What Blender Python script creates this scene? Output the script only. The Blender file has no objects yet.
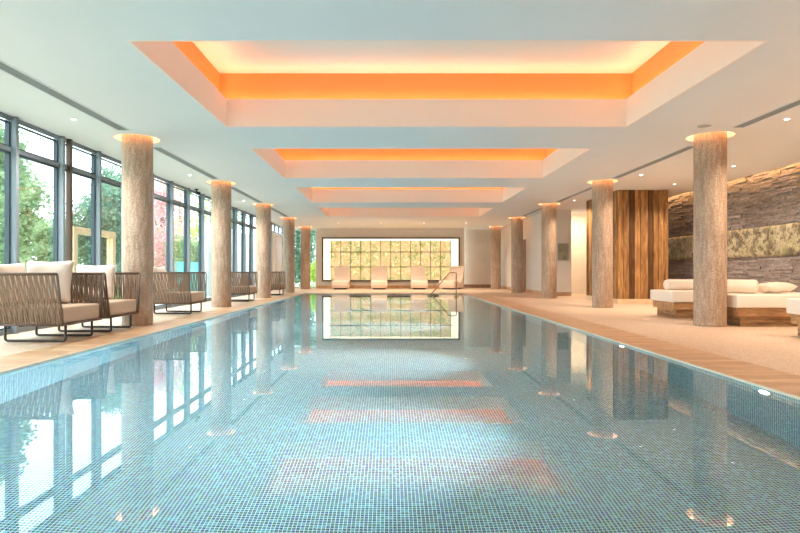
import bpy, bmesh, math, random
from mathutils import Vector, Matrix, noise
random.seed(7)
PI = math.pi
sc = bpy.context.scene
COL = sc.collection

# ------------------------------------------------------------------ camera, sky, lights, exposure
F = 570.0
CAM_Z = 0.85
CEIL = 2.94
cam = bpy.data.cameras.new('camera'); camo = bpy.data.objects.new('camera', cam); COL.objects.link(camo)
camo.location = (0, 0, CAM_Z); camo.rotation_euler = (PI/2, 0, 0)
cam.sensor_width = 36; cam.sensor_fit = 'HORIZONTAL'; cam.lens = F/800*36
cam.shift_x = 10/800; cam.shift_y = 4.5/800
cam.clip_start = 0.05; cam.clip_end = 300
sc.camera = camo

SKY = 3.6
w = bpy.data.worlds.new('sky'); sc.world = w; w.use_nodes = True
bg = w.node_tree.nodes['Background']; bg.inputs[0].default_value = (0.80, 0.93, 1.0, 1); bg.inputs[1].default_value = SKY

sc.view_settings.view_transform = 'Standard'; sc.view_settings.look = 'None'
sc.view_settings.exposure = 1.08; sc.view_settings.gamma = 1
sc.view_settings.use_curve_mapping = False
cy = sc.cycles
cy.use_denoising = True; cy.use_adaptive_sampling = False
cy.max_bounces = 10; cy.diffuse_bounces = 5; cy.glossy_bounces = 4; cy.transmission_bounces = 6; cy.transparent_max_bounces = 12
cy.sample_clamp_indirect = 4.0; cy.caustics_reflective = True; cy.caustics_refractive = True; cy.blur_glossy = 0.5

DOWN_W = 115.0; COVE_W = 9.5; POOL_W = 44.0; STONE_W = 15.0

def area(name, loc, sx, sy, energy, color, direction, long=(1, 0, 0), spread=PI):
    l = bpy.data.lights.new(name, 'AREA'); l.shape = 'RECTANGLE'; l.size = sx; l.size_y = sy
    l.energy = energy; l.color = color; l.spread = spread
    o = bpy.data.objects.new(name, l); COL.objects.link(o); o.location = loc
    z = -Vector(direction).normalized()               # size runs along the given long axis, size_y across it
    x = Vector(long); x = (x - z*x.dot(z)).normalized(); y = z.cross(x)
    o.rotation_euler = Matrix((x, y, z)).transposed().to_euler()
    return o

# ------------------------------------------------------------------ materials
class N:
    def __init__(s, name):
        s.m = bpy.data.materials.new(name); s.m.use_nodes = True; s.t = s.m.node_tree
        s.b = s.t.nodes['Principled BSDF']; s.out = s.t.nodes['Material Output']
    def n(s, typ, ins=None, **kw):
        nd = s.t.nodes.new(typ)
        for k, v in kw.items(): setattr(nd, k, v)
        for k, v in (ins or {}).items():
            if isinstance(v, bpy.types.NodeSocket): s.t.links.new(v, nd.inputs[k])
            else: nd.inputs[k].default_value = v
        return nd
    def co(s, scale=(1, 1, 1), kind='Object'):
        tc = s.n('ShaderNodeTexCoord')
        return s.n('ShaderNodeMapping', {'Vector': tc.outputs[kind], 'Scale': scale}).outputs[0]
    def noise(s, vec, scale, detail=4, rough=0.5, dist=0.0):
        return s.n('ShaderNodeTexNoise', {'Vector': vec, 'Scale': scale, 'Detail': detail, 'Roughness': rough, 'Distortion': dist}).outputs[0]
    def ramp(s, fac, stops, interp='LINEAR'):
        r = s.n('ShaderNodeValToRGB', {'Fac': fac}); e = r.color_ramp; e.interpolation = interp
        while len(e.elements) < len(stops): e.elements.new(0.5)
        for el, (p, c) in zip(e.elements, stops): el.position = p; el.color = (*c, 1)
        return r.outputs[0]
    def math(s, op, a, b=0.0, c=0.0):
        return s.n('ShaderNodeMath', {0: a, 1: b, 2: c}, operation=op).outputs[0]
    def mix(s, fac, a, b, mode='MIX'):
        m = s.n('ShaderNodeMix', data_type='RGBA', blend_type=mode)
        for sock, v in ((m.inputs[0], fac), (m.inputs[6], a), (m.inputs[7], b)):
            if isinstance(v, bpy.types.NodeSocket): s.t.links.new(v, sock)
            else: sock.default_value = (*v, 1) if isinstance(v, tuple) else v
        return m.outputs[2]
    def set(s, color=None, rough=0.6, metal=0.0, spec=0.5, bump=None, bd=0.01, bs=0.5):
        b = s.b
        if isinstance(color, bpy.types.NodeSocket): s.t.links.new(color, b.inputs['Base Color'])
        elif color: b.inputs['Base Color'].default_value = (*color, 1)
        if isinstance(rough, bpy.types.NodeSocket): s.t.links.new(rough, b.inputs['Roughness'])
        else: b.inputs['Roughness'].default_value = rough
        b.inputs['Metallic'].default_value = metal
        b.inputs['Specular IOR Level'].default_value = spec
        if bump is not None:
            bp = s.n('ShaderNodeBump', {'Height': bump, 'Distance': bd, 'Strength': bs})
            s.t.links.new(bp.outputs[0], b.inputs['Normal'])
        return s.m

def srgb(r, g, b):
    f = lambda c: (c/255/12.92) if c/255 <= 0.04045 else ((c/255+0.055)/1.055)**2.4
    return (f(r), f(g), f(b))

M = {}
def plain(key, c, rough=0.6, metal=0.0, spec=0.5, ns=None, amt=0.12):
    a = N(key)
    if ns:
        f = a.noise(a.co(), ns, 4)
        d = tuple(x*(1-amt) for x in c); l = tuple(min(1, x*(1+amt)) for x in c)
        M[key] = a.set(a.ramp(f, [(0.3, d), (0.7, l)]), rough, metal, spec, f, 0.002, 0.3)
    else: M[key] = a.set(c, rough, metal, spec)
    return M[key]

plain('ceiling_paint', (0.83, 0.845, 0.855), 0.85, spec=0.2, ns=1.5, amt=0.01)
plain('white_wall', (0.78, 0.74, 0.69), 0.8, spec=0.2, ns=2, amt=0.02)
plain('beige_wall', (0.64, 0.53, 0.43), 0.8, spec=0.2, ns=2, amt=0.03)
plain('coffer_lip_paint', (0.95, 0.84, 0.77), 0.8, spec=0.2)
plain('coffer_glow_tint', (0.80, 0.36, 0.13), 0.8, spec=0.2)  # orange glow of the cove light put into the upper wall colour
plain('coffer_top_paint', (0.93, 0.87, 0.80), 0.8, spec=0.2)
plain('window_metal', srgb(128, 138, 146), 0.45, 0.0, ns=8, amt=0.04)
plain('dark_gasket', srgb(50, 66, 78), 0.5)
plain('dark_bronze', srgb(112, 94, 84), 0.4, 0.6)
plain('grille_metal', srgb(176, 180, 180), 0.5, 0.3)
plain('grille_dark', srgb(140, 144, 146), 0.6)
plain('chair_frame', srgb(104, 84, 72), 0.6)
plain('chair_metal', srgb(70, 62, 58), 0.4, 0.5)
plain('seat_fabric', srgb(200, 176, 154), 0.9, spec=0.1, ns=120, amt=0.10)
plain('pillow_fabric', srgb(228, 210, 196), 0.9, spec=0.1, ns=60, amt=0.03)
plain('daybed_fabric', srgb(240, 228, 214), 0.9, spec=0.1, ns=60, amt=0.03)
plain('chrome', (0.55, 0.5, 0.46), 0.12, 1.0)
plain('black_plastic', (0.03, 0.03, 0.035), 0.4)
plain('concrete_paving', (0.6, 0.58, 0.54), 0.8, ns=3)
plain('grass_turf', srgb(110, 135, 70), 0.9, ns=6, amt=0.3)
plain('bark', srgb(96, 78, 62), 0.9, ns=12, amt=0.3)
plain('exterior_render', (0.86, 0.87, 0.88), 0.8, ns=2, amt=0.02)
plain('raw_timber', srgb(216, 182, 140), 0.7, ns=20, amt=0.12)
plain('ring_paint', (0.88, 0.84, 0.78), 0.7)
plain('coping_stone', srgb(214, 206, 184), 0.5)
plain('plinth_stone', srgb(222, 198, 164), 0.6, ns=10, amt=0.08)
plain('picture_print', srgb(150, 150, 128), 0.5, ns=5, amt=0.35)
plain('lens_dark', (0.02, 0.02, 0.03), 0.1)

def emit(key, c, s):
    a = N(key); e = a.n('ShaderNodeEmission', {'Color': (*c, 1), 'Strength': s})
    a.t.links.new(e.outputs[0], a.out.inputs[0]); M[key] = a.m
emit('downlight_lens', (1, 0.93, 0.82), 6)
emit('ring_glow', (1.0, 0.46, 0.20), 11.0)
emit('pool_lamp_lens', (0.85, 0.9, 1.0), 14)
emit('light_box', (1.0, 0.83, 0.52), 1.1)

def rope():
    a = N('rope'); v = a.co((1, 1, 1))
    f = a.noise(v, 90, 3)
    M['rope'] = a.set(a.ramp(f, [(0.3, srgb(104, 82, 68)), (0.7, srgb(156, 130, 110))]), 0.8, spec=0.2, bump=f, bd=0.003)
rope()

def wood(key, c1, c2, c3, scale=(1, 1, 1), rough=0.55, attr=False):
    a = N(key); v = a.co(scale)
    f = a.noise(v, 6, 8, 0.65, 0.6)
    g = a.noise(v, 1.3, 3)
    c = a.ramp(f, [(0.28, c1), (0.5, c2), (0.72, c3)])
    c = a.mix(a.ramp(g, [(0.35, (0, 0, 0)), (0.65, (0.35, 0.35, 0.35))]), c, c1)
    if attr:
        at = a.n('ShaderNodeAttribute', attribute_name='tone')
        c = a.mix(1.0, c, at.outputs['Color'], 'MULTIPLY')
    M[key] = a.set(c, rough, spec=0.3, bump=f, bd=0.004, bs=0.4)
wood('reclaimed_timber', srgb(104, 72, 44), srgb(158, 116, 74), srgb(206, 166, 114), (3, 3, 0.35), 0.6, True)
wood('daybed_timber', srgb(134, 98, 68), srgb(186, 142, 98), srgb(224, 184, 138), (0.5, 3, 3), 0.55, True)
wood('door_timber', srgb(110, 78, 56), srgb(142, 104, 76), srgb(168, 128, 96), (3, 3, 0.4))

def columnmat():
    a = N('column_stone'); v = a.co((1, 1, 0.16))
    f = a.noise(v, 22, 8, 0.7, 0.4); g = a.noise(a.co((1, 1, 1)), 55, 4, 0.7); h = a.noise(a.co((1, 1, 0.4)), 2.2, 4)
    c = a.ramp(f, [(0.25, srgb(138, 112, 94)), (0.48, srgb(194, 168, 146)), (0.72, srgb(226, 208, 190))])
    c = a.mix(a.ramp(g, [(0.42, (0.6, 0.6, 0.6)), (0.56, (0, 0, 0))]), c, srgb(128, 106, 88))
    c = a.mix(a.ramp(h, [(0.35, (0.0, 0, 0)), (0.7, (0.35, 0.35, 0.35))]), c, srgb(170, 138, 108))
    M['column_stone'] = a.set(c, 0.5, spec=0.4, bump=a.math('ADD', f, g), bd=0.012, bs=0.6)
columnmat()

def planks():
    a = N('deck_timber'); tc = a.n('ShaderNodeTexCoord')
    br = a.n('ShaderNodeTexBrick', {'Vector': a.n('ShaderNodeMapping', {'Vector': tc.outputs['Object'], 'Rotation': (0, 0, 0)}).outputs[0],
             'Color1': (*srgb(204, 160, 120), 1), 'Color2': (*srgb(228, 190, 154), 1), 'Mortar': (*srgb(186, 148, 116), 1),
             'Scale': 1.0, 'Mortar Size': 0.004, 'Brick Width': 1.4, 'Row Height': 0.14, 'Bias': 0.0}, offset=0.4)
    f = a.noise(a.co((1.2, 9, 1)), 3, 8, 0.6, 0.5)
    c = a.mix(1.0, br.outputs[0], a.ramp(f, [(0.3, (0.66, 0.6, 0.55)), (0.6, (1.0, 1.0, 1.0))]), 'MULTIPLY')
    M['deck_timber'] = a.set(c, 0.38, spec=0.4, bump=f, bd=0.002, bs=0.3)
planks()

def pebble():
    a = N('floor_stone'); v = a.co()
    vo = a.n('ShaderNodeTexVoronoi', {'Vector': v, 'Scale': 26.0}); g = a.noise(v, 1.2, 5); h = a.noise(a.co((1, 1, 1)), 60, 3)
    c = a.ramp(vo.outputs['Distance'], [(0.0, srgb(244, 224, 204)), (0.7, srgb(214, 188, 164))])
    c = a.mix(a.ramp(g, [(0.3, (0, 0, 0)), (0.7, (0.5, 0.5, 0.5))]), c, srgb(226, 198, 170))
    c = a.mix(a.ramp(h, [(0.4, (0.7, 0.7, 0.7)), (0.55, (0, 0, 0))]), c, srgb(186, 154, 128))
    M['floor_stone'] = a.set(c, 0.5, spec=0.35, bump=vo.outputs['Distance'], bd=0.004, bs=0.4)
pebble()

def mosaic():
    a = N('mosaic_tile'); tc = a.n('ShaderNodeTexCoord'); P = 0.0223
    geo = a.n('ShaderNodeNewGeometry')
    sep = a.n('ShaderNodeSeparateXYZ', {0: a.n('ShaderNodeVectorMath', {0: tc.outputs['Object'], 1: (1/P, 1/P, 1/P)}, operation='MULTIPLY').outputs[0]})
    nsep = a.n('ShaderNodeSeparateXYZ', {0: geo.outputs['True Normal']})
    grout = None; cells = []
    for i in range(3):
        x = a.math('ADD', sep.outputs[i], 500.31)
        fr = a.math('FRACT', x); d = a.math('ABSOLUTE', a.math('SUBTRACT', fr, 0.5))
        line = a.math('GREATER_THAN', d, 0.41)
        flat = a.math('LESS_THAN', a.math('ABSOLUTE', nsep.outputs[i]), 0.5)   # no joint along the face normal
        line = a.math('MULTIPLY', line, flat)
        grout = line if grout is None else a.math('MAXIMUM', grout, line)
        cells.append(a.math('MULTIPLY', a.math('FLOOR', x), flat))
    cv = a.n('ShaderNodeCombineXYZ', {0: cells[0], 1: cells[1], 2: cells[2]}).outputs[0]
    wn = a.n('ShaderNodeTexWhiteNoise', {'Vector': cv}, noise_dimensions='3D').outputs['Value']
    sheet = a.noise(a.co(), 1.1, 3)
    c = a.ramp(wn, [(0.0, srgb(22, 82, 96)), (0.18, srgb(34, 116, 134)), (0.42, srgb(52, 140, 146)), (0.6, srgb(36, 88, 148)), (0.74, srgb(46, 120, 82)), (0.86, srgb(84, 174, 184))], 'CONSTANT')
    c = a.mix(a.ramp(sheet, [(0.35, (0, 0, 0)), (0.65, (0.2, 0.2, 0.2))]), c, srgb(54, 140, 160))
    c = a.mix(grout, c, srgb(240, 252, 250))
    M['mosaic_tile'] = a.set(c, 0.3, spec=0.3)
mosaic()

def water():
    a = N('pool_water')
    f = a.noise(a.co((1, 1, 1)), 1.4, 2, 0.4)
    bp = a.n('ShaderNodeBump', {'Height': f, 'Distance': 0.004, 'Strength': 0.12})
    g = a.n('ShaderNodeBsdfGlass', {'Color': (0.91, 0.985, 1.0, 1), 'Roughness': 0.0, 'IOR': 1.333, 'Normal': bp.outputs[0]})
    a.t.links.new(g.outputs[0], a.out.inputs[0]); M['pool_water'] = a.m
water()

def glass(key, tint, ior=1.45):
    a = N(key)
    tr = a.n('ShaderNodeBsdfTransparent', {'Color': (*tint, 1)}); gl = a.n('ShaderNodeBsdfGlossy', {'Roughness': 0.02})
    fr = a.n('ShaderNodeFresnel', {'IOR': ior})
    mx = a.n('ShaderNodeMixShader', {0: a.math('MULTIPLY', fr.outputs[0], 0.3), 1: tr.outputs[0], 2: gl.outputs[0]})
    a.t.links.new(mx.outputs[0], a.out.inputs[0]); M[key] = a.m
glass('window_glass', (0.95, 0.99, 0.98))
a = N('teal_glass'); a.b.inputs['Base Color'].default_value = (*srgb(150, 235, 232), 1); a.b.inputs['Roughness'].default_value = 0.3
tl = a.n('ShaderNodeBsdfTranslucent', {'Color': (*srgb(160, 240, 236), 1)}); mx = a.n('ShaderNodeMixShader', {0: 0.5, 1: a.b.outputs[0], 2: tl.outputs[0]})
a.t.links.new(mx.outputs[0], a.out.inputs[0]); M['teal_glass'] = a.m

def slate():
    a = N('slate'); at = a.n('ShaderNodeAttribute', attribute_name='tone')
    f = a.noise(a.co((1, 1, 3)), 9, 7, 0.65)
    c = a.ramp(f, [(0.3, srgb(116, 106, 102)), (0.55, srgb(150, 140, 136)), (0.75, srgb(186, 176, 172))])
    c = a.mix(1.0, c, at.outputs['Color'], 'MULTIPLY')
    M['slate'] = a.set(c, 0.7, spec=0.3, bump=f, bd=0.015, bs=0.7)
slate()

def mossy():
    a = N('mottled_stone'); f = a.noise(a.co((1, 1, 1)), 5.5, 9, 0.75, 0.2); g = a.noise(a.co((1, 1, 0.9)), 4.2, 7, 0.75, 0.2); h = a.noise(a.co(), 1.3, 3)
    c = a.ramp(f, [(0.34, srgb(66, 56, 46)), (0.44, srgb(110, 98, 80)), (0.52, srgb(190, 180, 150)), (0.60, srgb(122, 118, 84)), (0.72, srgb(230, 220, 196))])
    c = a.mix(a.ramp(g, [(0.5, (0, 0, 0)), (0.56, (0.8, 0.8, 0.8))]), c, srgb(84, 72, 60))
    c = a.mix(a.ramp(h, [(0.55, (0, 0, 0)), (0.65, (0.5, 0.5, 0.5))]), c, srgb(118, 120, 74))
    M['mottled_stone'] = a.set(c, 0.6, bump=g, bd=0.02, bs=0.8)
mossy()

def leafy():
    a = N('leaf_lattice'); v = a.co((1, 1, 1)); d = a.noise(v, 5, 3)
    vv = a.n('ShaderNodeVectorMath', {0: v, 1: a.n('ShaderNodeVectorMath', {0: a.n('ShaderNodeTexNoise', {'Vector': v, 'Scale': 4.0}).outputs['Color'], 1: (0.35, 0.35, 0.35)}, operation='MULTIPLY').outputs[0]}, operation='ADD').outputs[0]
    vo = a.n('ShaderNodeTexVoronoi', {'Vector': a.n('ShaderNodeMapping', {'Vector': vv, 'Scale': (1.3, 1, 0.75)}).outputs[0], 'Scale': 22.0}, feature='F1')
    mask = a.ramp(vo.outputs['Distance'], [(0.46, (0.95, 0.95, 0.95)), (0.6, (0.42, 0.42, 0.42))])
    c = a.ramp(a.noise(v, 3, 3), [(0.35, srgb(176, 184, 128)), (0.5, srgb(214, 206, 158)), (0.65, srgb(226, 200, 176))])
    df = a.n('ShaderNodeBsdfDiffuse', {'Color': c}); tl = a.n('ShaderNodeBsdfTranslucent', {'Color': c})
    m1 = a.n('ShaderNodeMixShader', {0: 0.6, 1: df.outputs[0], 2: tl.outputs[0]})
    tr = a.n('ShaderNodeBsdfTransparent')
    m2 = a.n('ShaderNodeMixShader', {0: mask, 1: tr.outputs[0], 2: m1.outputs[0]})
    a.t.links.new(m2.outputs[0], a.out.inputs[0]); M['leaf_lattice'] = a.m
leafy()

def wicker():
    a = N('pale_wicker'); v = a.co()
    ch = a.n('ShaderNodeTexChecker', {'Vector': v, 'Scale': 28.0, 'Color1': (*srgb(246, 230, 214), 1), 'Color2': (*srgb(222, 196, 176), 1)}).outputs[0]
    M['pale_wicker'] = a.set(ch, 0.7, spec=0.2, bump=ch, bd=0.004)
wicker()

def leaf(key, c1, c2, c3):
    a = N(key); oi = a.noise(a.co(), 2.2, 4, 0.7)
    c = a.ramp(oi, [(0.3, c1), (0.5, c2), (0.7, c3)])
    a.b.inputs['Roughness'].default_value = 0.6; a.t.links.new(c, a.b.inputs['Base Color'])
    tl = a.n('ShaderNodeBsdfTranslucent', {'Color': c}); mx = a.n('ShaderNodeMixShader', {0: 0.45, 1: a.b.outputs[0], 2: tl.outputs[0]})
    a.t.links.new(mx.outputs[0], a.out.inputs[0]); M[key] = a.m
leaf('leaf_green', srgb(84, 112, 78), srgb(132, 158, 112), srgb(186, 200, 156))
leaf('leaf_dark', srgb(72, 100, 86), srgb(106, 136, 112), srgb(156, 178, 152))
leaf('leaf_pink', srgb(224, 140, 158), srgb(240, 190, 196), srgb(176, 190, 140))
leaf('leaf_lime', srgb(150, 180, 70), srgb(186, 208, 90), srgb(214, 226, 130))

# ------------------------------------------------------------------ mesh helpers
class MB:
    def __init__(s): s.bm = bmesh.new(); s.tone = None
    def _t(s, faces, tone):
        if tone is None: return
        if s.tone is None: s.tone = s.bm.loops.layers.float_color.new('tone')
        for f in faces:
            for l in f.loops: l[s.tone] = (*tone, 1)
    def box(s, x0, x1, y0, y1, z0, z1, tone=None):
        v = [s.bm.verts.new(p) for p in ((x0,y0,z0),(x1,y0,z0),(x1,y1,z0),(x0,y1,z0),(x0,y0,z1),(x1,y0,z1),(x1,y1,z1),(x0,y1,z1))]
        fs = [s.bm.faces.new([v[i] for i in q]) for q in ((0,3,2,1),(4,5,6,7),(0,1,5,4),(1,2,6,5),(2,3,7,6),(3,0,4,7))]
        s._t(fs, tone); return s
    def quad(s, pts, tone=None):
        f = s.bm.faces.new([s.bm.verts.new(p) for p in pts]); s._t([f], tone); return s
    def cyl(s, x, y, z0, z1, r, n=48, r2=None, cap=True):
        r2 = r if r2 is None else r2
        a = [s.bm.verts.new((x+r*math.cos(2*PI*i/n), y+r*math.sin(2*PI*i/n), z0)) for i in range(n)]
        b = [s.bm.verts.new((x+r2*math.cos(2*PI*i/n), y+r2*math.sin(2*PI*i/n), z1)) for i in range(n)]
        for i in range(n): 
            f = s.bm.faces.new((a[i], a[(i+1)%n], b[(i+1)%n], b[i])); f.smooth = True
        if cap: s.bm.faces.new(a[::-1]); s.bm.faces.new(b)
        return s
    def ring(s, x, y, z0, z1, ri, ro, n=48):
        L = []
        for (r, z) in ((ri, z0), (ro, z0), (ro, z1), (ri, z1)):
            L.append([s.bm.verts.new((x+r*math.cos(2*PI*i/n), y+r*math.sin(2*PI*i/n), z)) for i in range(n)])
        for k in range(4):
            A, B = L[k], L[(k+1) % 4]
            for i in range(n): s.bm.faces.new((A[i], B[i], B[(i+1)%n], A[(i+1)%n]))
        return s
    def tube(s, pts, r, n=10, flat=None, closed=False):
        pts = [Vector(p) for p in pts]; rings = []
        prev = None
        for i, p in enumerate(pts):
            if closed: t = pts[(i+1) % len(pts)] - pts[i-1]
            else: t = pts[min(i+1, len(pts)-1)] - pts[max(i-1, 0)]
            t.normalize()
            up = prev if prev is not None else (Vector((0,0,1)) if abs(t.z) < 0.9 else Vector((1,0,0)))
            u = t.cross(up)
            if u.length < 1e-4: u = t.cross(Vector((0,1,0)))
            u.normalize(); v = u.cross(t).normalized(); prev = v
            ra, rb = (r, r) if flat is None else flat
            rings.append([s.bm.verts.new(p + u*ra*math.cos(2*PI*k/n) + v*rb*math.sin(2*PI*k/n)) for k in range(n)])
        m = len(rings)
        for i in range(m if closed else m-1):
            A, B = rings[i], rings[(i+1) % m]
            for k in range(n):
                f = s.bm.faces.new((A[k], A[(k+1)%n], B[(k+1)%n], B[k])); f.smooth = True
        if not closed: s.bm.faces.new(rings[0][::-1]); s.bm.faces.new(rings[-1])
        return s
    def bevel(s, w, seg=2):
        bmesh.ops.remove_doubles(s.bm, verts=s.bm.verts, dist=1e-5)
        bmesh.ops.bevel(s.bm, geom=s.bm.edges[:], offset=w, segments=seg, profile=0.5, affect='EDGES'); 
        return s
    def smooth(s):
        for f in s.bm.faces: f.smooth = True
        return s
    def build(s, name, mat, parent=None, loc=(0,0,0), rot=None):
        bmesh.ops.recalc_face_normals(s.bm, faces=s.bm.faces[:])
        me = bpy.data.meshes.new(name); s.bm.to_mesh(me); s.bm.free()
        me.materials.append(M[mat] if isinstance(mat, str) else mat)
        if name == 'water' and me.polygons[0].normal.z < 0: me.flip_normals()
        o = bpy.data.objects.new(name, me); COL.objects.link(o); o.parent = parent; o.location = loc
        if rot: o.rotation_euler = rot
        return o

def tag(o, label=None, cat=None, group=None, kind=None):
    if label: o['label'] = label
    if cat: o['category'] = cat
    if group: o['group'] = group
    if kind: o['kind'] = kind
    return o
def empty(name, loc=(0,0,0), rz=0):
    o = bpy.data.objects.new(name, None); COL.objects.link(o); o.location = loc; o.rotation_euler = (0,0,rz); o.empty_display_size = 0.1
    return o
def copy_tree(o, parent=None):
    c = o.copy(); COL.objects.link(c); c.parent = parent
    for ch in [x for x in list(COL.objects) if x.parent == o]: copy_tree(ch, c)
    return c
def struct(o, label=None): return tag(o, label, kind='structure')
def arc_round(pts, r, n=5):
    out = [Vector(pts[0])]
    for i in range(1, len(pts)-1):
        p, a, b = Vector(pts[i]), Vector(pts[i-1]), Vector(pts[i+1])
        d1 = (a-p).normalized(); d2 = (b-p).normalized()
        for k in range(n+1):
            t = k/n; out.append((p+d1*r)*(1-t)**2 + p*2*t*(1-t) + (p+d2*r)*t*t)
    out.append(Vector(pts[-1])); return out

# ------------------------------------------------------------------ the room
XL, XR = -5.10, 8.10
PX0, PX1, PY0, PY1, PD = -3.26, 2.74, -1.0, 21.5, -1.2
Y0, Y1 = -3.0, 28.0
STRIP = 0.58
m = MB()
m.box(XL-0.3, PX0-STRIP, Y0, Y1+1.2, -0.12, 0); m.box(PX1+STRIP, XR+0.3, Y0, Y1+1.2, -0.12, 0)
m.box(PX0-STRIP, PX1+STRIP, PY1+STRIP, Y1+1.2, -0.12, 0); m.box(PX0-STRIP, PX1+STRIP, Y0, PY0-STRIP, -0.12, 0)
struct(m.build('floor', 'floor_stone'), 'pale textured stone floor around the pool')
for nm, b, rz in (('left', (PX0-STRIP, PX0-0.02, PY0-STRIP, PY1+STRIP), 0), ('right', (PX1+0.02, PX1+STRIP, PY0-STRIP, PY1+STRIP), 0), ('end', (PX0-0.02, PX1+0.02, PY1+0.02, PY1+STRIP), 0), ('near', (PX0-0.02, PX1+0.02, PY0-STRIP, PY0-0.02), 0)):
    struct(MB().box(*b, -0.12, 0.002).build('floor_deck_'+nm, 'deck_timber'), 'honey timber deck strip along the pool')
T = 0.02
struct(MB().box(PX0, PX1, PY0, PY1, PD-T, PD).build('floor_pool', 'mosaic_tile'), 'blue green mosaic pool floor')
for nm, b in (('left', (PX0-T, PX0, PY0, PY1)), ('right', (PX1, PX1+T, PY0, PY1)), ('end', (PX0-T, PX1+T, PY1, PY1+T)), ('near', (PX0-T, PX1+T, PY0-T, PY0))):
    struct(MB().box(*b, PD-T, -0.014).build('wall_pool_'+nm, 'mosaic_tile'), 'blue green mosaic pool wall')
WZ = -0.018
for nm, b in (('left', (PX0-0.02, PX0+0.004, PY0, PY1)), ('right', (PX1-0.004, PX1+0.02, PY0, PY1)), ('end', (PX0+0.004, PX1-0.004, PY1-0.004, PY1+0.02))):
    struct(MB().box(*b, -0.014, 0.0045).build('trim_coping_'+nm, 'coping_stone'), 'thin pale coping edge of the pool')
wo = MB().quad([(PX0, PY0, WZ), (PX1, PY0, WZ), (PX1, PY1, WZ), (PX0, PY1, WZ)]).build('water', 'pool_water')
tag(wo, 'still clear water filling the mosaic swimming pool', 'water', kind='structure')

# ceiling with coffer openings
CX0, CX1, CEDGE = -2.365, 3.42, 7.9
coff = [(0.64+4.55*k, 0.64+4.55*k+3.06) for k in range(5)]
CT = 0.2; LT = 0.03
COLS = [(-4.0, 9.03+4.49*k) for k in range(5)] + [(4.98, 8.87+4.49*k) for k in range(5)]
def holed_slab(x0, x1, y0, y1, z0, z1, holes, r):
    # a slab with round openings where the columns pass through: each hole sits in its own square cell
    m = MB(); c = 0.5; n = 64
    holes = sorted(holes, key=lambda h: h[1])
    def cell(hx, hy, z):
        sq = []; ci = []
        for k in range(n):
            a = 2*PI*k/n+PI/4; dx, dy = math.cos(a), math.sin(a); q = c/max(abs(dx), abs(dy))
            sq.append(m.bm.verts.new((hx+dx*q, hy+dy*q, z))); ci.append(m.bm.verts.new((hx+dx*r, hy+dy*r, z)))
        for k in range(n): m.bm.faces.new((sq[k], sq[(k+1)%n], ci[(k+1)%n], ci[k]))
        return ci
    ya = y0
    for hx, hy in holes:
        m.box(x0, x1, ya, hy-c, z0, z1)
        m.box(x0, hx-c, hy-c, hy+c, z0, z1); m.box(hx+c, x1, hy-c, hy+c, z0, z1)
        A = cell(hx, hy, z0); B = cell(hx, hy, z1)
        for k in range(n): m.bm.faces.new((A[k], A[(k+1)%n], B[(k+1)%n], B[k]))
        ya = hy+c
    m.box(x0, x1, ya, y1, z0, z1)
    return m
for x0, x1, hs in ((XL-0.2, CX0-LT, COLS[:5]), (CX1+LT, CEDGE, COLS[5:])):
    struct(holed_slab(x0, x1, Y0, Y1+1.2, CEIL, CEIL+CT, hs, 0.335).build('ceiling', 'ceiling_paint'), 'smooth white ceiling with round column openings')
m = MB(); ys = [Y0] + [v for c in coff for v in (c[0]-LT, c[1]+LT)] + [Y1+1.2]
for i in range(0, len(ys), 2): m.box(CX0-LT, CX1+LT, ys[i], ys[i+1], CEIL, CEIL+CT)
struct(m.build('ceiling', 'ceiling_paint'), 'smooth white ceiling between the stepped light coffers')
OUT, LIP, TOPH = 0.14, 0.40, 0.82
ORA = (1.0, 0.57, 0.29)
for k, (a0, a1) in enumerate(coff):
    e = MB(); t = 0.03
    e.box(CX0-t, CX0, a0-t, a1+t, CEIL, CEIL+LIP); e.box(CX1, CX1+t, a0-t, a1+t, CEIL, CEIL+LIP)
    e.box(CX0, CX1, a0-t, a0, CEIL, CEIL+LIP); e.box(CX0, CX1, a1, a1+t, CEIL, CEIL+LIP)
    lip = struct(e.build('trim_coffer_lip', 'coffer_lip_paint'), 'pale fascia of a ceiling light coffer')
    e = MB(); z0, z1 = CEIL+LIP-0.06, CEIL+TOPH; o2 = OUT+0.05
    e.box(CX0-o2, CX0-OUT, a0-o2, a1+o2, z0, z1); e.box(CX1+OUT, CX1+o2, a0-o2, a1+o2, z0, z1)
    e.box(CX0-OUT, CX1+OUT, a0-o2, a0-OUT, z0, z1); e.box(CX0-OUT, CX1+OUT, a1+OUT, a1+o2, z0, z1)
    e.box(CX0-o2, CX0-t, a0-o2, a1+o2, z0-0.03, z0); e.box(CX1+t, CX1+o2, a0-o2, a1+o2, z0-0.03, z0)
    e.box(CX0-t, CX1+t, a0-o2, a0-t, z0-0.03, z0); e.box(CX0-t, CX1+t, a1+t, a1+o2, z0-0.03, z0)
    struct(e.build('trim_coffer_upstand', 'coffer_glow_tint'), 'upper walls of a ceiling light coffer')
    struct(MB().box(CX0-o2, CX1+o2, a0-o2, a1+o2, z1, z1+0.05).build('ceiling_coffer_top', 'coffer_top_paint'), 'glowing top of a ceiling light coffer')
    cxm, cym, zl = (CX0+CX1)/2, (a0+a1)/2, z0+0.02; g = t+0.05
    W, D = CX1-CX0, a1-a0; ez = COVE_W
    area('cove_light', (cxm, a0-g, zl), W, 0.06, ez, ORA, (0, 1, 1)); area('cove_light', (cxm, a1+g, zl), W, 0.06, ez, ORA, (0, -1, 1))
    area('cove_light', (CX0-g, cym, zl), D, 0.06, ez*0.55, ORA, (1, 0, 1), (0, 1, 0)); area('cove_light', (CX1+g, cym, zl), D, 0.06, ez*0.55, ORA, (-1, 0, 1), (0, 1, 0))

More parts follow.
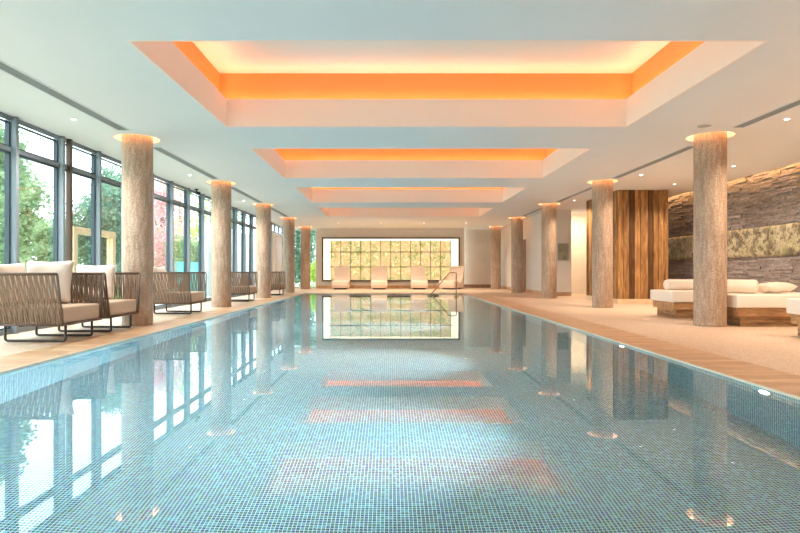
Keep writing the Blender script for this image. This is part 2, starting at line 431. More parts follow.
# cove above the stone wall
m = MB(); m.box(CEDGE, XR+0.3, Y0, Y1+1.2, CEIL+0.24, CEIL+0.3); m.box(CEDGE-0.02, CEDGE, Y0, Y1+1.2, CEIL+CT, CEIL+0.3)
struct(m.build('ceiling_cove', 'ceiling_paint'), 'ceiling slot above the slate wall')
for y in (4, 8, 12, 16, 20):
    area('cove_light', (CEDGE+0.03, y, CEIL+0.21), 3.9, 0.05, STONE_W, (1, 0.55, 0.22), (0.55, 0, -1), (0, 1, 0))

# walls
struct(MB().box(XL-0.3, XR+0.3, Y0-0.2, Y0, 0, CEIL+0.3).build('wall_back', 'white_wall'))
WX0, WX1 = -3.62, 3.64
m = MB(); m.box(WX0, WX1, Y1, Y1+0.3, 0, CEIL)
struct(m.build('wall_far', 'white_wall'), 'white feature wall behind the leaf light panel')
struct(MB().box(WX1, 5.6, Y1+0.75, Y1+0.95, 0, CEIL).build('wall_far_right', 'beige_wall'))
struct(MB().box(WX1+0.002, 5.42, Y1+0.72, Y1+0.75, 0, 0.17).build('baseboard_far', 'door_timber'))
struct(MB().box(WX0, WX1, Y1-0.02, Y1, 0, 0.14).build('baseboard_feature', 'deck_timber'))
# right side wall of the far end, with the door, and the frontal wall
RX, RY = 5.42, 19.5
m = MB(); m.box(RX, RX+0.2, RY+0.0, 22.8, 0, CEIL); m.box(RX, RX+0.2, 24.2, Y1+0.75, 0, CEIL); m.box(RX, RX+0.2, 22.8, 24.2, 2.12, CEIL)
m.box(RX+0.2, 6.2, RY, RY+0.2, 0, CEIL)
struct(m.build('wall_right_far', 'white_wall'))
m = MB(); m.box(RX-0.02, RX, RY, 22.8, 0, 0.13); m.box(RX-0.02, 6.2, RY-0.02, RY, 0, 0.13); m.box(RX-0.02, RX, 24.2, Y1+0.72, 0, 0.13)
struct(m.build('baseboard_right', 'deck_timber'))
# corridor beyond
m = MB(); m.box(6.2, XR+0.3, 21.2, 21.4, 0, CEIL)
struct(m.build('wall_corridor', 'white_wall'))
area('corridor_light', (6.9, 20.2, 2.8), 0.6, 0.6, 28, (1, 0.70, 0.42), (0, 0.2, -1))
# timber door
d = struct(empty('door_1', (RX, 23.5, 0)), 'dark timber door in the right wall near the far end')
dl = MB().box(0.0, 0.06, -0.7, 0.7, 0, 2.12).build('door_leaf', 'door_timber', d)
MB().box(-0.03, 0.0, 0.45, 0.5, 0.9, 1.2).build('door_handle', 'chrome', dl)
for y in (-0.74, 0.70):
    MB().box(-0.03, 0.0, y, y+0.05, 0, 2.12).build('door_frame', 'dark_bronze', d)

# slate wall
m = MB(); z = 0.0; rnd = random.Random(3)
while z < CEIL+0.22:
    h = rnd.uniform(0.025, 0.062); y = 6.0 + rnd.uniform(-0.4, 0)
    while y < 21.2:
        L = rnd.uniform(0.15, 0.6); dpt = rnd.uniform(0, 0.035); g = rnd.uniform(0.72, 1.1)
        m.box(XR-dpt, XR+0.1, y, min(21.2, y+L-0.004), z, z+h-0.004, (g, g*rnd.uniform(0.94, 1), g*rnd.uniform(0.9, 1.0)))
        y += L
    z += h
struct(m.build('wall_right', 'slate'), 'stacked slate wall on the right')
struct(MB().box(XR+0.06, XR+0.3, Y0, 21.2, -0.1, CEIL+0.3).build('wall_right_backing', 'beige_wall'))
# mottled stone band
m = MB(); ny, nz = 170, 12; ya, yb, za, zb = 7.0, 17.2, 1.16, 1.80
G = [[None]*(nz+1) for _ in range(ny+1)]
for i in range(ny+1):
    for j in range(nz+1):
        y = ya+(yb-ya)*i/ny; zz = za+(zb-za)*j/nz
        b = 0.0 if i in (0, ny) or j in (0, nz) else 0.02+0.03*noise.noise((y*3, zz*4, 0))
        if j in (0, nz): zz += 0.025*noise.noise((y*2.5, j, 4))
        G[i][j] = m.bm.verts.new((XR-0.055-b, y, zz))
for i in range(ny):
    for j in range(nz): m.bm.faces.new((G[i][j], G[i+1][j], G[i+1][j+1], G[i][j+1])).smooth = True
edge = [G[i][0] for i in range(ny+1)] + [G[ny][j] for j in range(1, nz+1)] + [G[i][nz] for i in range(ny-1, -1, -1)] + [G[0][j] for j in range(nz-1, 0, -1)]
bk = [m.bm.verts.new((XR-0.037, v.co.y, v.co.z)) for v in edge]
for i in range(len(edge)): j = (i+1) % len(edge); m.bm.faces.new((edge[i], bk[i], bk[j], edge[j]))
tag(m.build('stone_band', 'mottled_stone'), 'long mottled green and cream stone band set in the brown slate wall', 'wall panel')

# windows on the left
P, k0, NB = 1.11, -9, 24
YS = 7.73 + P*k0
def window_frame(y, y2):
    m = MB(); x0, x1 = XL-0.10, XL+0.05
    m.box(x0, x1, y-0.028, y+0.028, 0, CEIL)
    for (za, zb) in ((0.0, 0.07), (2.465, 2.52), (CEIL-0.05, CEIL)): m.box(x0+0.03, x1-0.06, y+0.028, y2-0.028, za, zb)
    return m
for i in range(NB):
    y = YS+P*i; y2 = y+P
    wd = struct(empty('window_%d' % (i+1), (0, 0, 0)), 'floor to ceiling window bay with grey metal frame')
    wf = window_frame(y, y2).build('window_frame', 'window_metal', wd)
    g = MB(); e = 0.016
    for (za, zb) in ((0.07, 2.455), (2.525, CEIL-0.075)):
        for b in ((y+0.028, y+0.028+e, za, zb), (y2-0.028-e*1.6, y2-0.028, za, zb), (y+0.04, y2-0.04, za, za+e), (y+0.04, y2-0.04, zb-e, zb)): g.box(XL-0.09, XL-0.03, *b)
    g.build('gasket', 'dark_gasket', wf)
    MB().box(XL-0.066, XL-0.06, y+0.03, y2-0.03, 0.07, CEIL-0.075).build('pane', 'window_glass', wd)
ye = YS+P*NB  # 24.38
m = MB(); x0, x1 = XL-0.10, XL+0.05; m.box(x0, x1, ye-0.028, ye+0.12, 0, CEIL)
struct(m.build('trim_window_end', 'window_metal'))
struct(MB().box(XL-0.03, XL+0.045, 9.02, 9.08, 0, CEIL).build('trim_post', 'dark_bronze'), 'dark bronze post in the window wall')
m = MB(); m.box(XL-0.2, XL, ye+0.12, 25.4, 0, CEIL-0.4); m.box(XL-0.2, XL, 27.2, Y1+0.3, 0, CEIL-0.4); m.box(XL-0.2, XL, 25.4, 27.2, 2.45, CEIL-0.4)
m.box(XL-0.2, XL, Y0, YS-0.03, 0, CEIL)
struct(m.build('wall_left', 'white_wall'))
wd = struct(empty('window_%d' % (NB+1)), 'high strip window at the far left')
m = MB(); m.box(XL-0.1, XL, ye+0.12, Y1+0.3, CEIL-0.4, CEIL-0.34); m.box(XL-0.1, XL, ye+0.12, Y1+0.3, CEIL-0.06, CEIL)
for y in (25.4, 26.3, 27.2): m.box(XL-0.1, XL, y, y+0.06, CEIL-0.34, CEIL-0.06)
m.build('window_frame', 'window_metal', wd)
MB().box(XL-0.066, XL-0.06, ye+0.12, Y1+0.3, CEIL-0.34, CEIL-0.06).build('pane', 'window_glass', wd)
d = struct(empty('door_2', (XL, 26.3, 0)), 'brown door in the left wall at the far end')
MB().box(-0.1, -0.04, -0.9, 0.9, 0, 2.45).build('door_leaf', plain('door_brown', srgb(196, 166, 146), 0.6), d)
# glazed door beside the feature wall
d = struct(empty('door_3', (0, Y1+0.2, 0)), 'glazed garden door left of the feature wall')
m = MB(); 
for x in (XL, XL+0.72, WX0-0.06): m.box(x, x+0.06, -0.04, 0.04, 0, CEIL)
m.box(XL+0.06, WX0-0.06, -0.035, 0.035, CEIL-0.08, CEIL); m.box(XL+0.06, WX0-0.06, -0.035, 0.035, 0, 0.08)
m.build('door_frame', 'exterior_render', d)
MB().box(XL+0.06, WX0-0.06, -0.003, 0.003, 0.08, CEIL-0.08).build('pane', 'window_glass', d)

# ------------------------------------------------------------------ columns with lit collars
ORD = ['nearest', 'second', 'third', 'fourth', 'fifth']
def column(x, y, label, group):
    t = tag(empty('stone_column', (x, y, 0)), label, 'column', group)
    m = MB(); R = 0.23; n = 56
    zs = [0.0, 0.006] + [0.05+i*0.12 for i in range(24)] + [CEIL, CEIL+0.155]
    rows = []
    for z in zs:
        rr = []
        for k in range(n):
            a = 2*PI*k/n; r = R + 0.0025*noise.noise((math.cos(a)*3+x, math.sin(a)*3+y, z*2.0)) - (0.004 if z == 0 else 0)
            rr.append(m.bm.verts.new((r*math.cos(a), r*math.sin(a), z)))
        rows.append(rr)
    for A, B in zip(rows, rows[1:]):
        for k in range(n): m.bm.faces.new((A[k], A[(k+1)%n], B[(k+1)%n], B[k])).smooth = True
    m.build('shaft', 'column_stone', t)
    MB().ring(0, 0, CEIL+0.001, CEIL+0.15, 0.334, 0.345).ring(0, 0, CEIL+0.15, CEIL+0.16, 0.226, 0.345).build('collar_recess', 'ring_paint', t)
    MB().ring(0, 0, CEIL+0.135, CEIL+0.149, 0.285, 0.325).build('light_ring', 'ring_glow', t)
    return t
for k in range(5):
    y = 9.03+4.49*k
    side = ['nearest stone column on the left beside the pair of armchairs', 'second stone column on the left of the pool', 'third stone column on the left of the pool', 'fourth stone column on the left of the pool', 'farthest stone column on the left near the glazed door'][k]
    column(-4.0, y, side, 'columns left of the pool')
for k in range(5):
    y = 8.87+4.49*k
    side = ['nearest stone column on the right in front of the daybeds', 'second stone column on the right in front of the timber block', 'third stone column on the right in front of the framed picture', 'fourth stone column on the right beside the timber door', 'farthest stone column on the right near the far wall'][k]
    column(4.98, y, side, 'columns right of the pool')

# ------------------------------------------------------------------ timber clad block
BX0, BX1, BY0, BY1 = 5.88, 7.17, 14.7, 17.0
t = tag(empty('timber_clad_block', (0, 0, 0)), 'tall block clad in upright reclaimed boards right of the second right column', 'timber block')
m = MB(); rnd = random.Random(11)
PAT = [(0.13, 1.25), (0.15, 1.05), (0.16, 0.36), (0.14, 1.3), (0.19, 1.1), (0.15, 0.38), (0.12, 1.0), (0.14, 1.3), (0.11, 0.9)]
def boards(fn, a, b):
    x = a; k = 0
    while x < b-0.001:
        wd_, g = PAT[k % len(PAT)]; k += 1; wd_ = min(wd_, b-x); dpt = rnd.uniform(0, 0.03)
        g *= rnd.uniform(0.9, 1.1); tn = (g, g*(0.98 if g > 0.6 else 0.9), g*(0.92 if g > 0.6 else 0.86))
        fn(x, x+wd_-0.01, dpt, tn); x += wd_
boards(lambda p, q, dd, tn: m.box(p, q, BY0-dd, BY0+0.05, 0.13, CEIL-0.002, tn), BX0, BX1)
boards(lambda p, q, dd, tn: m.box(BX0-dd, BX0+0.05, p, q, 0.13, CEIL-0.002, tn), BY0+0.052, BY1)
boards(lambda p, q, dd, tn: m.box(BX1-0.05, BX1+dd, p, q, 0.13, CEIL-0.002, tn), BY0+0.052, BY1)
m.box(BX0+0.05, BX1-0.05, BY0+0.05, BY1, 0.13, CEIL-0.003, (0.5, 0.5, 0.5))
m.build('board_cladding', 'reclaimed_timber', t)
MB().box(BX0-0.03, BX1+0.03, BY0-0.04, BY1, 0, 0.13).build('plinth', 'plinth_stone', t)

# ------------------------------------------------------------------ ceiling fittings
def downlight(x, y, label, group, energy=DOWN_W, color=(1, 0.80, 0.60)):
    t = tag(empty('downlight', (x, y, CEIL)), label, 'ceiling light', group)
    MB().ring(0, 0, -0.006, 0.0, 0.033, 0.048, 24).build('bezel', 'ceiling_paint', t)
    MB().cyl(0, 0, -0.004, -0.001, 0.033, 24).build('lens', 'downlight_lens', t)
    l = bpy.data.lights.new('downlight_lamp', 'SPOT'); l.energy = energy; l.color = color; l.spot_size = math.radians(140); l.spot_blend = 1.0; l.shadow_soft_size = 0.04
    o = bpy.data.objects.new('downlight_lamp', l); COL.objects.link(o); o.parent = t; o.location = (0, 0, -0.06)
    return t
cool = (1.0, 0.93, 0.86)
for y, d_ in ((7.84, 'before the nearest left column'), (12.4, 'between the first and second left columns'), (16.96, 'between the second and third left columns')):
    downlight(-4.35, y, 'small round downlight in the ceiling near the windows, '+d_, 'downlights along the windows', DOWN_W, cool)
for y, d_ in ((7.84, 'at the right edge above the daybeds'), (12.4, 'left of the timber block top'), (16.9, 'above the framed picture wall')):
    downlight(5.46, y, 'small round downlight in the warm right ceiling, '+d_, 'downlights right of the right columns')
for y, d_ in ((11.35, 'beside the nearest right column'), (13.7, 'just in front of the timber block')):
    downlight(6.84, y, 'small round downlight near the slate wall, '+d_, 'downlights near the slate wall')
for x, d_ in ((-2.25, 'leftmost'), (-0.4, 'second from left'), (1.48, 'third from left'), (3.3, 'rightmost')):
    downlight(x, 24.8, 'tiny downlight before the far wall, '+d_+' of the row of four', 'downlights before the far wall')
# lamps of the part of the hall behind and above the camera (nothing of them is in view)
for x, y, c in ((-4.35, 3.3, cool), (-4.35, -1, cool), (5.46, 3.3, (1, .8, .6)), (5.46, -1, (1, .8, .6)), (6.84, 6.5, (1, .8, .6)), (6.84, 2, (1, .8, .6))):
    l = bpy.data.lights.new('downlight_lamp', 'SPOT'); l.energy = DOWN_W; l.color = c; l.spot_size = math.radians(140); l.spot_blend = 1.0; l.shadow_soft_size = 0.04
    o = bpy.data.objects.new('downlight_lamp', l); COL.objects.link(o); o.location = (x, y, CEIL-0.02)

def diffuser(x, y0, y1, label, group):
    t = tag(empty('slot_diffuser', (x, (y0+y1)/2, CEIL)), label, 'air grille', group)
    h = (y1-y0)/2
    m = MB(); m.box(-0.095, -0.075, -h, h, -0.008, 0); m.box(0.075, 0.095, -h, h, -0.008, 0); m.box(-0.075, 0.075, -h, -h+0.015, -0.008, 0); m.box(-0.075, 0.075, h-0.015, h, -0.008, 0)
    m.build('frame', 'ceiling_paint', t)
    MB().box(-0.075, 0.075, -h+0.015, h-0.015, -0.003, 0).build('backing', 'grille_dark', t)
    m = MB()
    for s in (-0.05, -0.017, 0.017, 0.05): m.box(s-0.004, s+0.004, -h+0.015, h-0.015, -0.008, -0.003)
    m.build('slats', 'grille_metal', t)
segs = [(1.2, 8.45), (9.6, 12.9), (14.1, 17.4), (18.6, 21.9)]
nm = ['long grey slot air grille in the left ceiling, nearest one running out of frame', 'grey slot air grille in the left ceiling between first and second columns', 'grey slot air grille in the left ceiling between second and third columns', 'grey slot air grille in the left ceiling beyond the third column']
for s, l in zip(segs, nm): diffuser(-3.95, s[0], s[1], l, 'slot grilles in the left ceiling')
segs = [(1.2, 8.3), (9.5, 12.8), (13.9, 17.2), (18.4, 21.7)]
nm = [l.replace('left', 'right') for l in nm]
for s, l in zip(segs, nm): diffuser(5.06, s[0], s[1], l, 'slot grilles in the right ceiling')
t = tag(empty('ceiling_speaker', (4.52, 8.2, CEIL)), 'flat round grey ceiling speaker just above the nearest right column', 'speaker')
MB().ring(0, 0, -0.008, 0, 0.095, 0.11, 32).build('rim', 'ceiling_paint', t); MB().cyl(0, 0, -0.006, -0.001, 0.095, 32).build('grille', 'grille_metal', t)
t = tag(empty('security_camera', (-5.0+0.06, 14.55, CEIL)), 'small black security camera under the ceiling by the windows', 'camera')
MB().cyl(0, 0, -0.02, 0, 0.05, 20).build('base', 'black_plastic', t)
MB().tube([(0, 0, -0.02), (0, 0, -0.07), (0.02, -0.05, -0.09)], 0.018).build('arm', 'black_plastic', t)
MB().tube([(-0.04, 0.06, -0.08), (0.1, -0.1, -0.12)], 0.04).build('housing', 'black_plastic', t)

# ------------------------------------------------------------------ leaf light panel
t = tag(empty('leaf_light_panel', (0.045, Y1, 0)), 'wide backlit panel of leaf patterned tiles in a dark frame on the far wall', 'light panel')
HW, zb, zt = 3.38, 0.34, 2.50
m = MB(); fr = 0.075; dp = -0.10
m.box(-HW, HW, dp, 0, zb, zb+fr); m.box(-HW, HW, dp, 0, zt-fr, zt); m.box(-HW, -HW+fr, dp, 0, zb+fr, zt-fr); m.box(HW-fr, HW, dp, 0, zb+fr, zt-fr)
m.build('frame', plain('panel_frame', srgb(84, 70, 60), 0.5), t)
MB().box(-HW+fr, HW-fr, -0.012, -0.002, zb+fr, zt-fr).build('light_board', 'light_box', t)
tw, th = 0.489, 0.70; xs0 = -2.945; rows = [(0.42, 1.045), (1.055, 1.775), (1.785, 2.33)]
for r, (ra, rb) in enumerate(rows):
    for c in range(12):
        x = xs0+c*tw
        MB().box(x+0.005, x+tw-0.005, -0.075, -0.070, ra, rb).build('leaf_tile', 'leaf_lattice', t)
m = MB()
for c in range(13): m.box(xs0+c*tw-0.014, xs0+c*tw+0.014, -0.09, -0.066, 0.42, 2.36)
for z in (1.05, 1.78): m.box(xs0-0.1, xs0+12*tw+0.1, -0.09, -0.068, z-0.016, z+0.016)
m.build('lattice_bars', plain('lattice_metal', srgb(74, 62, 44), 0.5), t)

# framed picture
t = tag(empty('framed_picture', (5.92, RY, 1.5)), 'grey green framed picture on the white wall beside the third right column', 'picture')
m = MB(); m.box(-0.19, 0.19, -0.03, -0.002, -0.3, -0.27); m.box(-0.19, 0.19, -0.03, -0.002, 0.27, 0.3); m.box(-0.19, -0.165, -0.03, -0.002, -0.27, 0.27); m.box(0.165, 0.19, -0.03, -0.002, -0.27, 0.27)
m.build('frame', 'grille_metal', t); MB().box(-0.165, 0.165, -0.02, -0.002, -0.27, 0.27).build('print', 'picture_print', t)

# ------------------------------------------------------------------ armchairs
def lerp(a, b, t): return Vector(a)*(1-t)+Vector(b)*t
def rail(zl, xf, xb, wf, wb, r=0.14):
    return arc_round([(xf, -wf, zl), (xb, -wb, zl), (xb, wb, zl), (xf, wf, zl)], r, 8)
def resample(path, n):
    L = [0]
    for a, b in zip(path, path[1:]): L.append(L[-1]+(b-a).length)
    out = []
    for i in range(n):
        s = L[-1]*i/(n-1); j = 0
        while j < len(L)-2 and L[j+1] < s: j += 1
        q = (s-L[j])/max(1e-6, L[j+1]-L[j]); out.append(lerp(path[j], path[j+1], q))
    return out
def make_chair():
    t = empty('rope_armchair')
    top = rail(0.81, 0.45, -0.46, 0.53, 0.50); bot = rail(0.215, 0.47, -0.38, 0.44, 0.42, 0.1)
    m = MB()
    m.tube(top, 0.017, 8); m.tube(bot, 0.017, 8); m.tube([bot[-1], bot[0]], 0.014, 8)
    for a, b in ((top[0], bot[0]), (top[-1], bot[-1])): m.tube([a, b], 0.014, 8)
    m.tube([(-0.38, 0, 0.215), (0.47, 0, 0.215)], 0.012, 8)
    m.build('frame', 'chair_frame', t)
    n = 80; T_ = resample(top, n); B_ = resample(bot, n); m = MB()
    for i in range(n):
        d = (T_[min(i+1, n-1)]-T_[max(i-1, 0)]).normalized(); sgn = 1 if i % 2 else -1
        nrm = Vector((d.y, -d.x, 0)); pts = []
        for k in range(10):
            q = k/9; p = lerp(B_[i], T_[i], q) + d*sgn*0.0035*math.sin(q*PI*3) + nrm*sgn*0.005*math.cos(q*PI*3)
            pts.append(p)
        # flat strap facing outward
        vs = []
        for p in pts:
            vs.append([m.bm.verts.new(p + d*a + nrm*b) for a, b in ((-0.011, -0.004), (0.011, -0.004), (0.011, 0.004), (-0.011, 0.004))])
        for A, Bq in zip(vs, vs[1:]):
            for k in range(4): m.bm.faces.new((A[k], A[(k+1)%4], Bq[(k+1)%4], Bq[k]))
    m.build('rope_weave', 'rope', t)
    MB().box(-0.33, 0.46, -0.42, 0.42, 0.23, 0.42).bevel(0.025, 3).smooth().build('seat_cushion', 'seat_fabric', t)
    for s in (-1, 1):
        y = 0.30*s
        m = MB().tube(arc_round([(0.42, y, 0.21), (0.42, y, 0.012), (-0.30, y, 0.015), (-0.30, y, 0.21)], 0.035), 0.015, 8)
        m.build('sled_leg', 'chair_metal', t)
    return t
chairs = [(-4.29, 7.10, 'rope armchair nearest the camera at the left edge of the deck', 0), (-4.29, 8.205, 'rope armchair just before the nearest left column', 0.0),
          (-4.33, 11.5, 'rope armchair between the first and second left columns', 0), (-4.33, 16.1, 'rope armchair between the second and third left columns', 0),
          (-4.25, 20.1, 'rope armchair beyond the third left column, farthest away', 0)]
c0 = make_chair()
for i, (x, y, l, rz) in enumerate(chairs):
    o = c0 if i == 0 else copy_tree(c0)
    o.location = (x, y, 0.004); o.rotation_euler.z = rz; tag(o, l, 'armchair', 'rope armchairs beside the windows')

def pillow_mesh(wd_, ht, th, n=18, p=0.09):
    m = MB()
    def pt(i, j, s):
        u = 2*i/n-1; v = 2*j/n-1
        e = (max(0, 1-u**4)*max(0, 1-v**4))**0.55
        x = u*(1-p*(1-abs(v)**1.5)*abs(u)**3 ); z = v*(1-p*(1-abs(u)**1.5)*abs(v)**3)
        wr = 0.012*noise.noise((u*2.3, v*2.3, s*3.0))*e
        return (x*wd_/2, s*th/2*e+wr, z*ht/2)
    for s in (-1, 1):
        g = [[m.bm.verts.new(pt(i, j, s)) for j in range(n+1)] for i in range(n+1)]
        for i in range(n):
            for j in range(n): m.bm.faces.new((g[i][j], g[i+1][j], g[i+1][j+1], g[i][j+1])).smooth = True
    bmesh.ops.remove_doubles(m.bm, verts=m.bm.verts, dist=1e-4)
    return m
def pillow(name, loc, rot, size, label, mat='pillow_fabric', group='pillows on the armchairs'):
    o = pillow_mesh(*size).build(name, mat, None, loc, rot)
    return tag(o, label, 'pillow', group)
# chair 1: one against the far arm, one against the back ; chair 2: against far arm
pillow('throw_pillow', (-4.42, 7.38, 0.715), (math.radians(-10), 0, 0.02), (0.62, 0.56, 0.17), 'big cream pillow upright against the far arm of the nearest armchair')
pillow('throw_pillow', (-4.68, 7.02, 0.70), (math.radians(-12), 0, math.radians(80)), (0.56, 0.52, 0.15), 'cream pillow against the back of the nearest armchair, at the left frame edge')
pillow('throw_pillow', (-4.40, 8.50, 0.695), (math.radians(-10), 0, 0.02), (0.60, 0.52, 0.17), 'cream pillow upright in the armchair beside the nearest left column')
pillow('throw_pillow', (-4.62, 11.5, 0.69), (math.radians(-14), 0, math.radians(90)), (0.60, 0.52, 0.16), 'cream pillow in the armchair between the first and second left columns')
pillow('throw_pillow', (-4.62, 16.1, 0.69), (math.radians(-14), 0, math.radians(90)), (0.60, 0.52, 0.16), 'cream pillow in the armchair between the second and third left columns')

# ------------------------------------------------------------------ daybeds
def daybed(x0, y0, L, W, label):
    t = tag(empty('timber_daybed', (x0, y0, 0)), label, 'daybed', 'daybeds along the slate wall')
    m = MB().box(0, L, 0, W, 0.29, 0.49).bevel(0.02, 3).smooth(); m.build('mattress', 'daybed_fabric', t)
    m = MB(); rnd = random.Random(int(y0*10)); z = 0.15
    m.box(0.04, L-0.04, 0.04, W-0.04, 0.16, 0.285, (1, 1, 1)); 
    x = 0.04
    m.build('platform', 'daybed_timber', t)
    m = MB(); n_ = 2
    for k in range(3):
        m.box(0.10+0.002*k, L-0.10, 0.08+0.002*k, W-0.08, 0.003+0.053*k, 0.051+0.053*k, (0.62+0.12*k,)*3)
    m.build('plinth', 'daybed_timber', t)
    return t
daybed(5.03, 10.15, 2.1, 0.88, 'farthest cream daybed on a timber plinth, partly behind the nearest right column')
daybed(5.25, 8.62, 2.3, 0.98, 'wide cream daybed just right of the nearest right column')
daybed(5.22, 6.70, 2.1, 0.82, 'cream daybed at the right edge of the frame, nearest of all')
def bolster(loc, rz, L, r, label):
    m = MB(); n = 28; prof = [(-L/2, 0.0), (-L/2, r*0.55), (-L/2+0.015, r*0.9), (-L/2+0.05, r), (L/2-0.05, r), (L/2-0.015, r*0.9), (L/2, r*0.55), (L/2, 0.0)]
    rows = [[m.bm.verts.new((x, rr*math.cos(2*PI*k/n), rr*math.sin(2*PI*k/n))) for k in range(n)] for x, rr in prof[1:-1]]
    for A, B in zip(rows, rows[1:]):
        for k in range(n): m.bm.faces.new((A[k], A[(k+1)%n], B[(k+1)%n], B[k])).smooth = True
    m.bm.faces.new(rows[0][::-1]); m.bm.faces.new(rows[-1])
    tag(m.build('bolster', 'daybed_fabric', None, loc, (0, 0, rz)), label, 'bolster', 'bolsters on the daybeds')
bolster((5.55, 10.72, 0.49+0.102), math.radians(4), 0.78, 0.10, 'cream round bolster lying on the farthest daybed')
bolster((5.50, 9.25, 0.49+0.112), math.radians(-38), 0.80, 0.11, 'cream round bolster lying askew on the wide middle daybed')
pillow('bed_pillow', (6.14, 9.12, 0.49+0.095), (PI/2-0.10, 0, 0.1), (0.5, 0.4, 0.16), 'flat cream pillow lying on the wide middle daybed beside the bolster', 'daybed_fabric', 'bed pillows on the daybeds')
pillow('bed_pillow', (5.52, 7.12, 0.49+0.085), (PI/2-0.05, 0, 0.1), (0.5, 0.36, 0.15), 'cream pillow on the nearest daybed at the right frame edge', 'daybed_fabric', 'bed pillows on the daybeds')

# ------------------------------------------------------------------ woven loungers at the far end
def lounger(x, y, rz, label):
    t = tag(empty('woven_lounger', (x, y, 0), rz), label, 'lounger', 'woven loungers before the light panel')
    def slab(prof, w):
        m = MB()
        A = [m.bm.verts.new((-w/2, p, q)) for p, q in prof]; B = [m.bm.verts.new((w/2, p, q)) for p, q in prof]
        m.bm.faces.new(A[::-1]); m.bm.faces.new(B)
        for i in range(len(prof)): j = (i+1) % len(prof); m.bm.faces.new((A[i], A[j], B[j], B[i]))
        return m
    body = [(-0.85, 0.07), (-0.9, 0.2), (-0.9, 0.36), (-0.86, 0.42), (-0.6, 0.40), (-0.2, 0.33), (0.1, 0.30), (0.34, 0.34), (0.45, 0.07)]
    slab(body, 0.74).bevel(0.015, 2).build('base', 'pale_wicker', t)
    back = [(0.10, 0.31), (0.36, 0.60), (0.52, 1.02), (0.58, 1.09), (0.66, 1.08), (0.64, 0.98), (0.50, 0.5), (0.36, 0.31)]
    slab(back, 0.74).bevel(0.012, 2).build('backrest', 'pale_wicker', t)
    MB().box(-0.28, 0.28, -0.7, 0.35, 0.0, 0.07).build('foot', 'chair_metal', t)
for x, rz, l in ((-2.29, 0, 'leftmost of the four pale woven loungers'), (-0.50, 0, 'pale woven lounger second from left at the far end'), (1.35, 0, 'pale woven lounger second from right at the far end'), (2.98, -0.45, 'rightmost pale woven lounger, turned toward the handrail')):
    lounger(x, 26.9, rz, l)

# pool handrail
t = tag(empty('pool_handrail', (2.47, 21.25, 0)), 'thin chrome handrail descending into the far right corner of the pool', 'handrail')
MB().tube(arc_round([(0, 0, PD), (0, 0, 0.79), (-0.25, 0, 0.79), (-1.05, 0, -0.15), (-1.25, 0, -0.42)], 0.06), 0.02, 12).build('rail', 'chrome', t)
MB().tube([(-1.23, 0, -0.40), (-1.23, 0, PD)], 0.018, 12).build('post', 'chrome', t)

# ------------------------------------------------------------------ pool lamps
def pool_lamp(y, label, z=-0.42, sd=1):
    x = PX1 if sd == 1 else PX0
    t = tag(empty('pool_lamp', (x, y, z)), label, 'pool lamp', 'underwater lamps')
    def disc(r, d0, d1):
        m = MB(); n = 24
        A = [m.bm.verts.new((-sd*d0, r*math.cos(2*PI*k/n), r*math.sin(2*PI*k/n))) for k in range(n)]; B = [m.bm.verts.new((-sd*d1, r*math.cos(2*PI*k/n), r*math.sin(2*PI*k/n))) for k in range(n)]
        for k in range(n): m.bm.faces.new((A[k], A[(k+1)%n], B[(k+1)%n], B[k]))
        m.bm.faces.new(A); m.bm.faces.new(B); return m
    disc(0.075, 0.0, 0.015).build('bezel', 'chrome', t); disc(0.055, 0.015, 0.02).build('lens', 'pool_lamp_lens', t)
    return t
pool_lamp(4.15, 'glowing lamp in the right pool wall nearest the camera', -0.10)
pool_lamp(6.7, 'glowing lamp in the right pool wall, second from the camera', -0.14)
# the spread of the pool lamps, under water
for y, z in ((0.6, -0.12), (4.15, -0.10), (6.7, -0.14), (10.2, -0.2), (13.8, -0.2), (17.4, -0.2)):
    l = area('pool_lamp_light', (PX1-0.03, y, z), 0.1, 0.1, POOL_W, (0.82, 0.9, 1.0), (-1, 0, -0.04), (0, 1, 0), math.radians(60)); l.data.shape = 'DISK'

# ------------------------------------------------------------------ outside
struct(MB().box(-60, XL-0.15, -20, 60, -0.2, -0.04).build('ground', 'concrete_paving'))
struct(MB().box(-60, -7.6, -20, 60, -0.04, -0.02).build('ground_lawn', 'grass_turf'))
struct(MB().box(XL-0.15, 2, Y1+1.2, 60, -0.2, -0.02).build('ground_garden', 'grass_turf'))
tag(MB().box(-6.75, -6.6, 20.6, 34, -0.04, 2.55).build('garden_wall', 'exterior_render'), 'white rendered garden wall outside the far left windows', 'garden wall')
t = tag(empty('glass_balustrade', (-7.0, 18.6, -0.04)), 'turquoise glass screen outside beyond the second left column', 'glass screen')
for k in range(3): MB().box(-0.01, 0.01, 0.02+k*1.1, 1.08+k*1.1, 0.06, 1.2).build('glass_panel', 'teal_glass', t)
for k in range(4): MB().box(-0.03, 0.03, k*1.1-0.02, k*1.1+0.02, 0, 1.22).build('post', 'window_metal', t)
t = tag(empty('timber_gate_frame', (-6.5, 11.6, -0.04)), 'pale timber frame standing outside beside the nearest left column', 'timber frame')
for y in (0, 1.62): MB().box(-0.07, 0.07, y, y+0.14, 0, 1.66).build('post', 'raw_timber', t)
MB().box(-0.07, 0.07, -0.02, 1.78, 1.66, 1.80).build('beam', 'raw_timber', t)

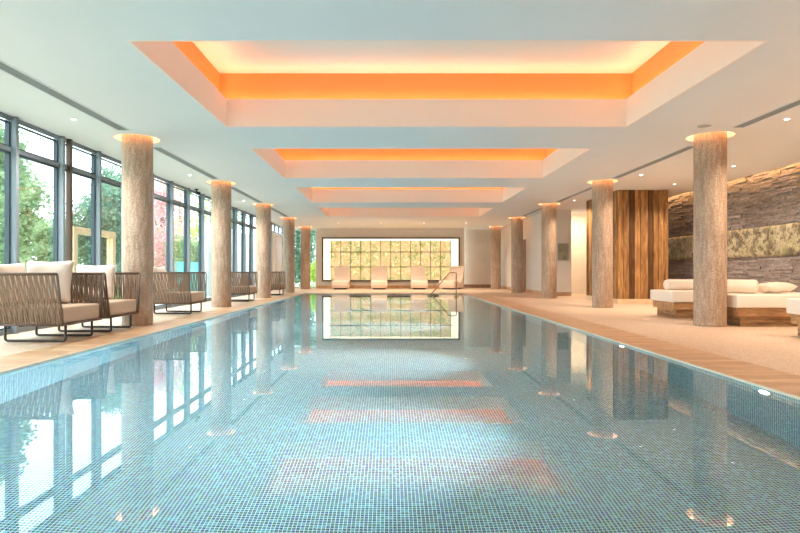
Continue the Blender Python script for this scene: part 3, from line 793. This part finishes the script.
def tree(x, y, h, r, n, mat, label, zlow=0.2, seed=0, trunk=True, group='trees outside the windows'):
    rn = random.Random(seed); t = tag(empty('garden_tree', (x, y, -0.04)), label, 'tree', group)
    blobs = []
    for _ in range(16):
        a = rn.uniform(0, 2*PI); q = rn.uniform(0, 0.72)*r; z = rn.uniform(zlow+0.35, h)
        sc_ = 1-0.5*abs(z-(zlow+h)/2)/(h/2)
        blobs.append((q*math.cos(a)*sc_, q*math.sin(a)*sc_, z, rn.uniform(0.35, 0.6)*r))
    m = MB()
    m.tube([(0, 0, 0), (0.05, 0.02, h*0.4), (-0.03, 0.05, h*0.9)], 0.07+0.01*h, 8)
    for bx, by, bz, br in blobs: m.tube([(0, 0, min(bz*0.6, h*0.6)), (bx*0.6, by*0.6, bz*0.85), (bx, by, bz)], 0.025, 5)
    m.build('trunk', 'bark', t)
    m = MB()
    for k in range(n):
        bx, by, bz, br = rn.choice(blobs)
        d = Vector((rn.gauss(0, 1), rn.gauss(0, 1), rn.gauss(0, 1))).normalized()*br*rn.uniform(0.35, 1.05)
        p = Vector((bx, by, bz))+d
        if p.z < 0.05: continue
        s = rn.uniform(0.05, 0.10); u = Vector((rn.gauss(0, 1), rn.gauss(0, 1), rn.gauss(0, 1))).normalized(); v = u.orthogonal().normalized()
        m.bm.faces.new([m.bm.verts.new(q) for q in (p-u*s, p+v*s*0.5, p+u*s, p-v*s*0.5)])
    bm_mat = mat
    me = bpy.data.meshes.new('foliage'); m.bm.to_mesh(me); m.bm.free(); me.materials.append(M[mat])
    o = bpy.data.objects.new('foliage', me); COL.objects.link(o); o.parent = t
tree(-10.6, 15.2, 4.6, 1.2, 5500, 'leaf_green', 'green tree filling the leftmost window bay', 0.1, 1)
tree(-12.2, 19.0, 4.6, 1.2, 5000, 'leaf_green', 'leafy green tree outside the second window bay', 0.1, 2)
tree(-10.8, 22.0, 3.9, 1.7, 10000, 'leaf_dark', 'low darker tree behind the timber frame', 0.0, 3)
tree(-13.0, 26.6, 5.2, 1.9, 11000, 'leaf_dark', 'blue green tree just left of the nearest left column', 0.1, 4)
tree(-12.8, 32.0, 5.4, 2.0, 11000, 'leaf_pink', 'pink blossoming tree right of the nearest left column', 0.6, 5)
tree(-10.8, 30.2, 2.4, 1.4, 5000, 'leaf_green', 'low green bush below the pink blossom', 0.0, 6)
tree(-12.6, 42.5, 7.0, 2.4, 12000, 'leaf_green', 'tall light green tree behind the turquoise screen', 0.1, 7)
tree(-14.0, 38.0, 6.8, 2.2, 11000, 'leaf_lime', 'yellow green tree behind the pink blossom', 0.3, 8)
tree(-5.0, 33.5, 5.2, 1.8, 12000, 'leaf_dark', 'dark green tree seen through the glazed garden door', 0.1, 9)
tree(-4.0, 31.2, 1.3, 0.6, 2500, 'leaf_lime', 'small lime green bush beyond the glazed door', 0.0, 10)
tree(-10.3, 17.3, 2.0, 0.9, 4000, 'leaf_green', 'low green shrub at the right of the second window bay', 0.0, 21)
tree(-13.2, 23.0, 2.6, 1.2, 5000, 'leaf_green', 'mid green shrub seen through the opening of the timber frame', 0.0, 22)
tree(-14.8, 29.5, 3.4, 1.5, 6000, 'leaf_dark', 'dark shrub between the timber frame and the pink tree', 0.0, 23)
tree(-17.8, 39.5, 5.4, 1.9, 8000, 'leaf_green', 'green tree filling the gap behind the pink blossom', 0.0, 24)
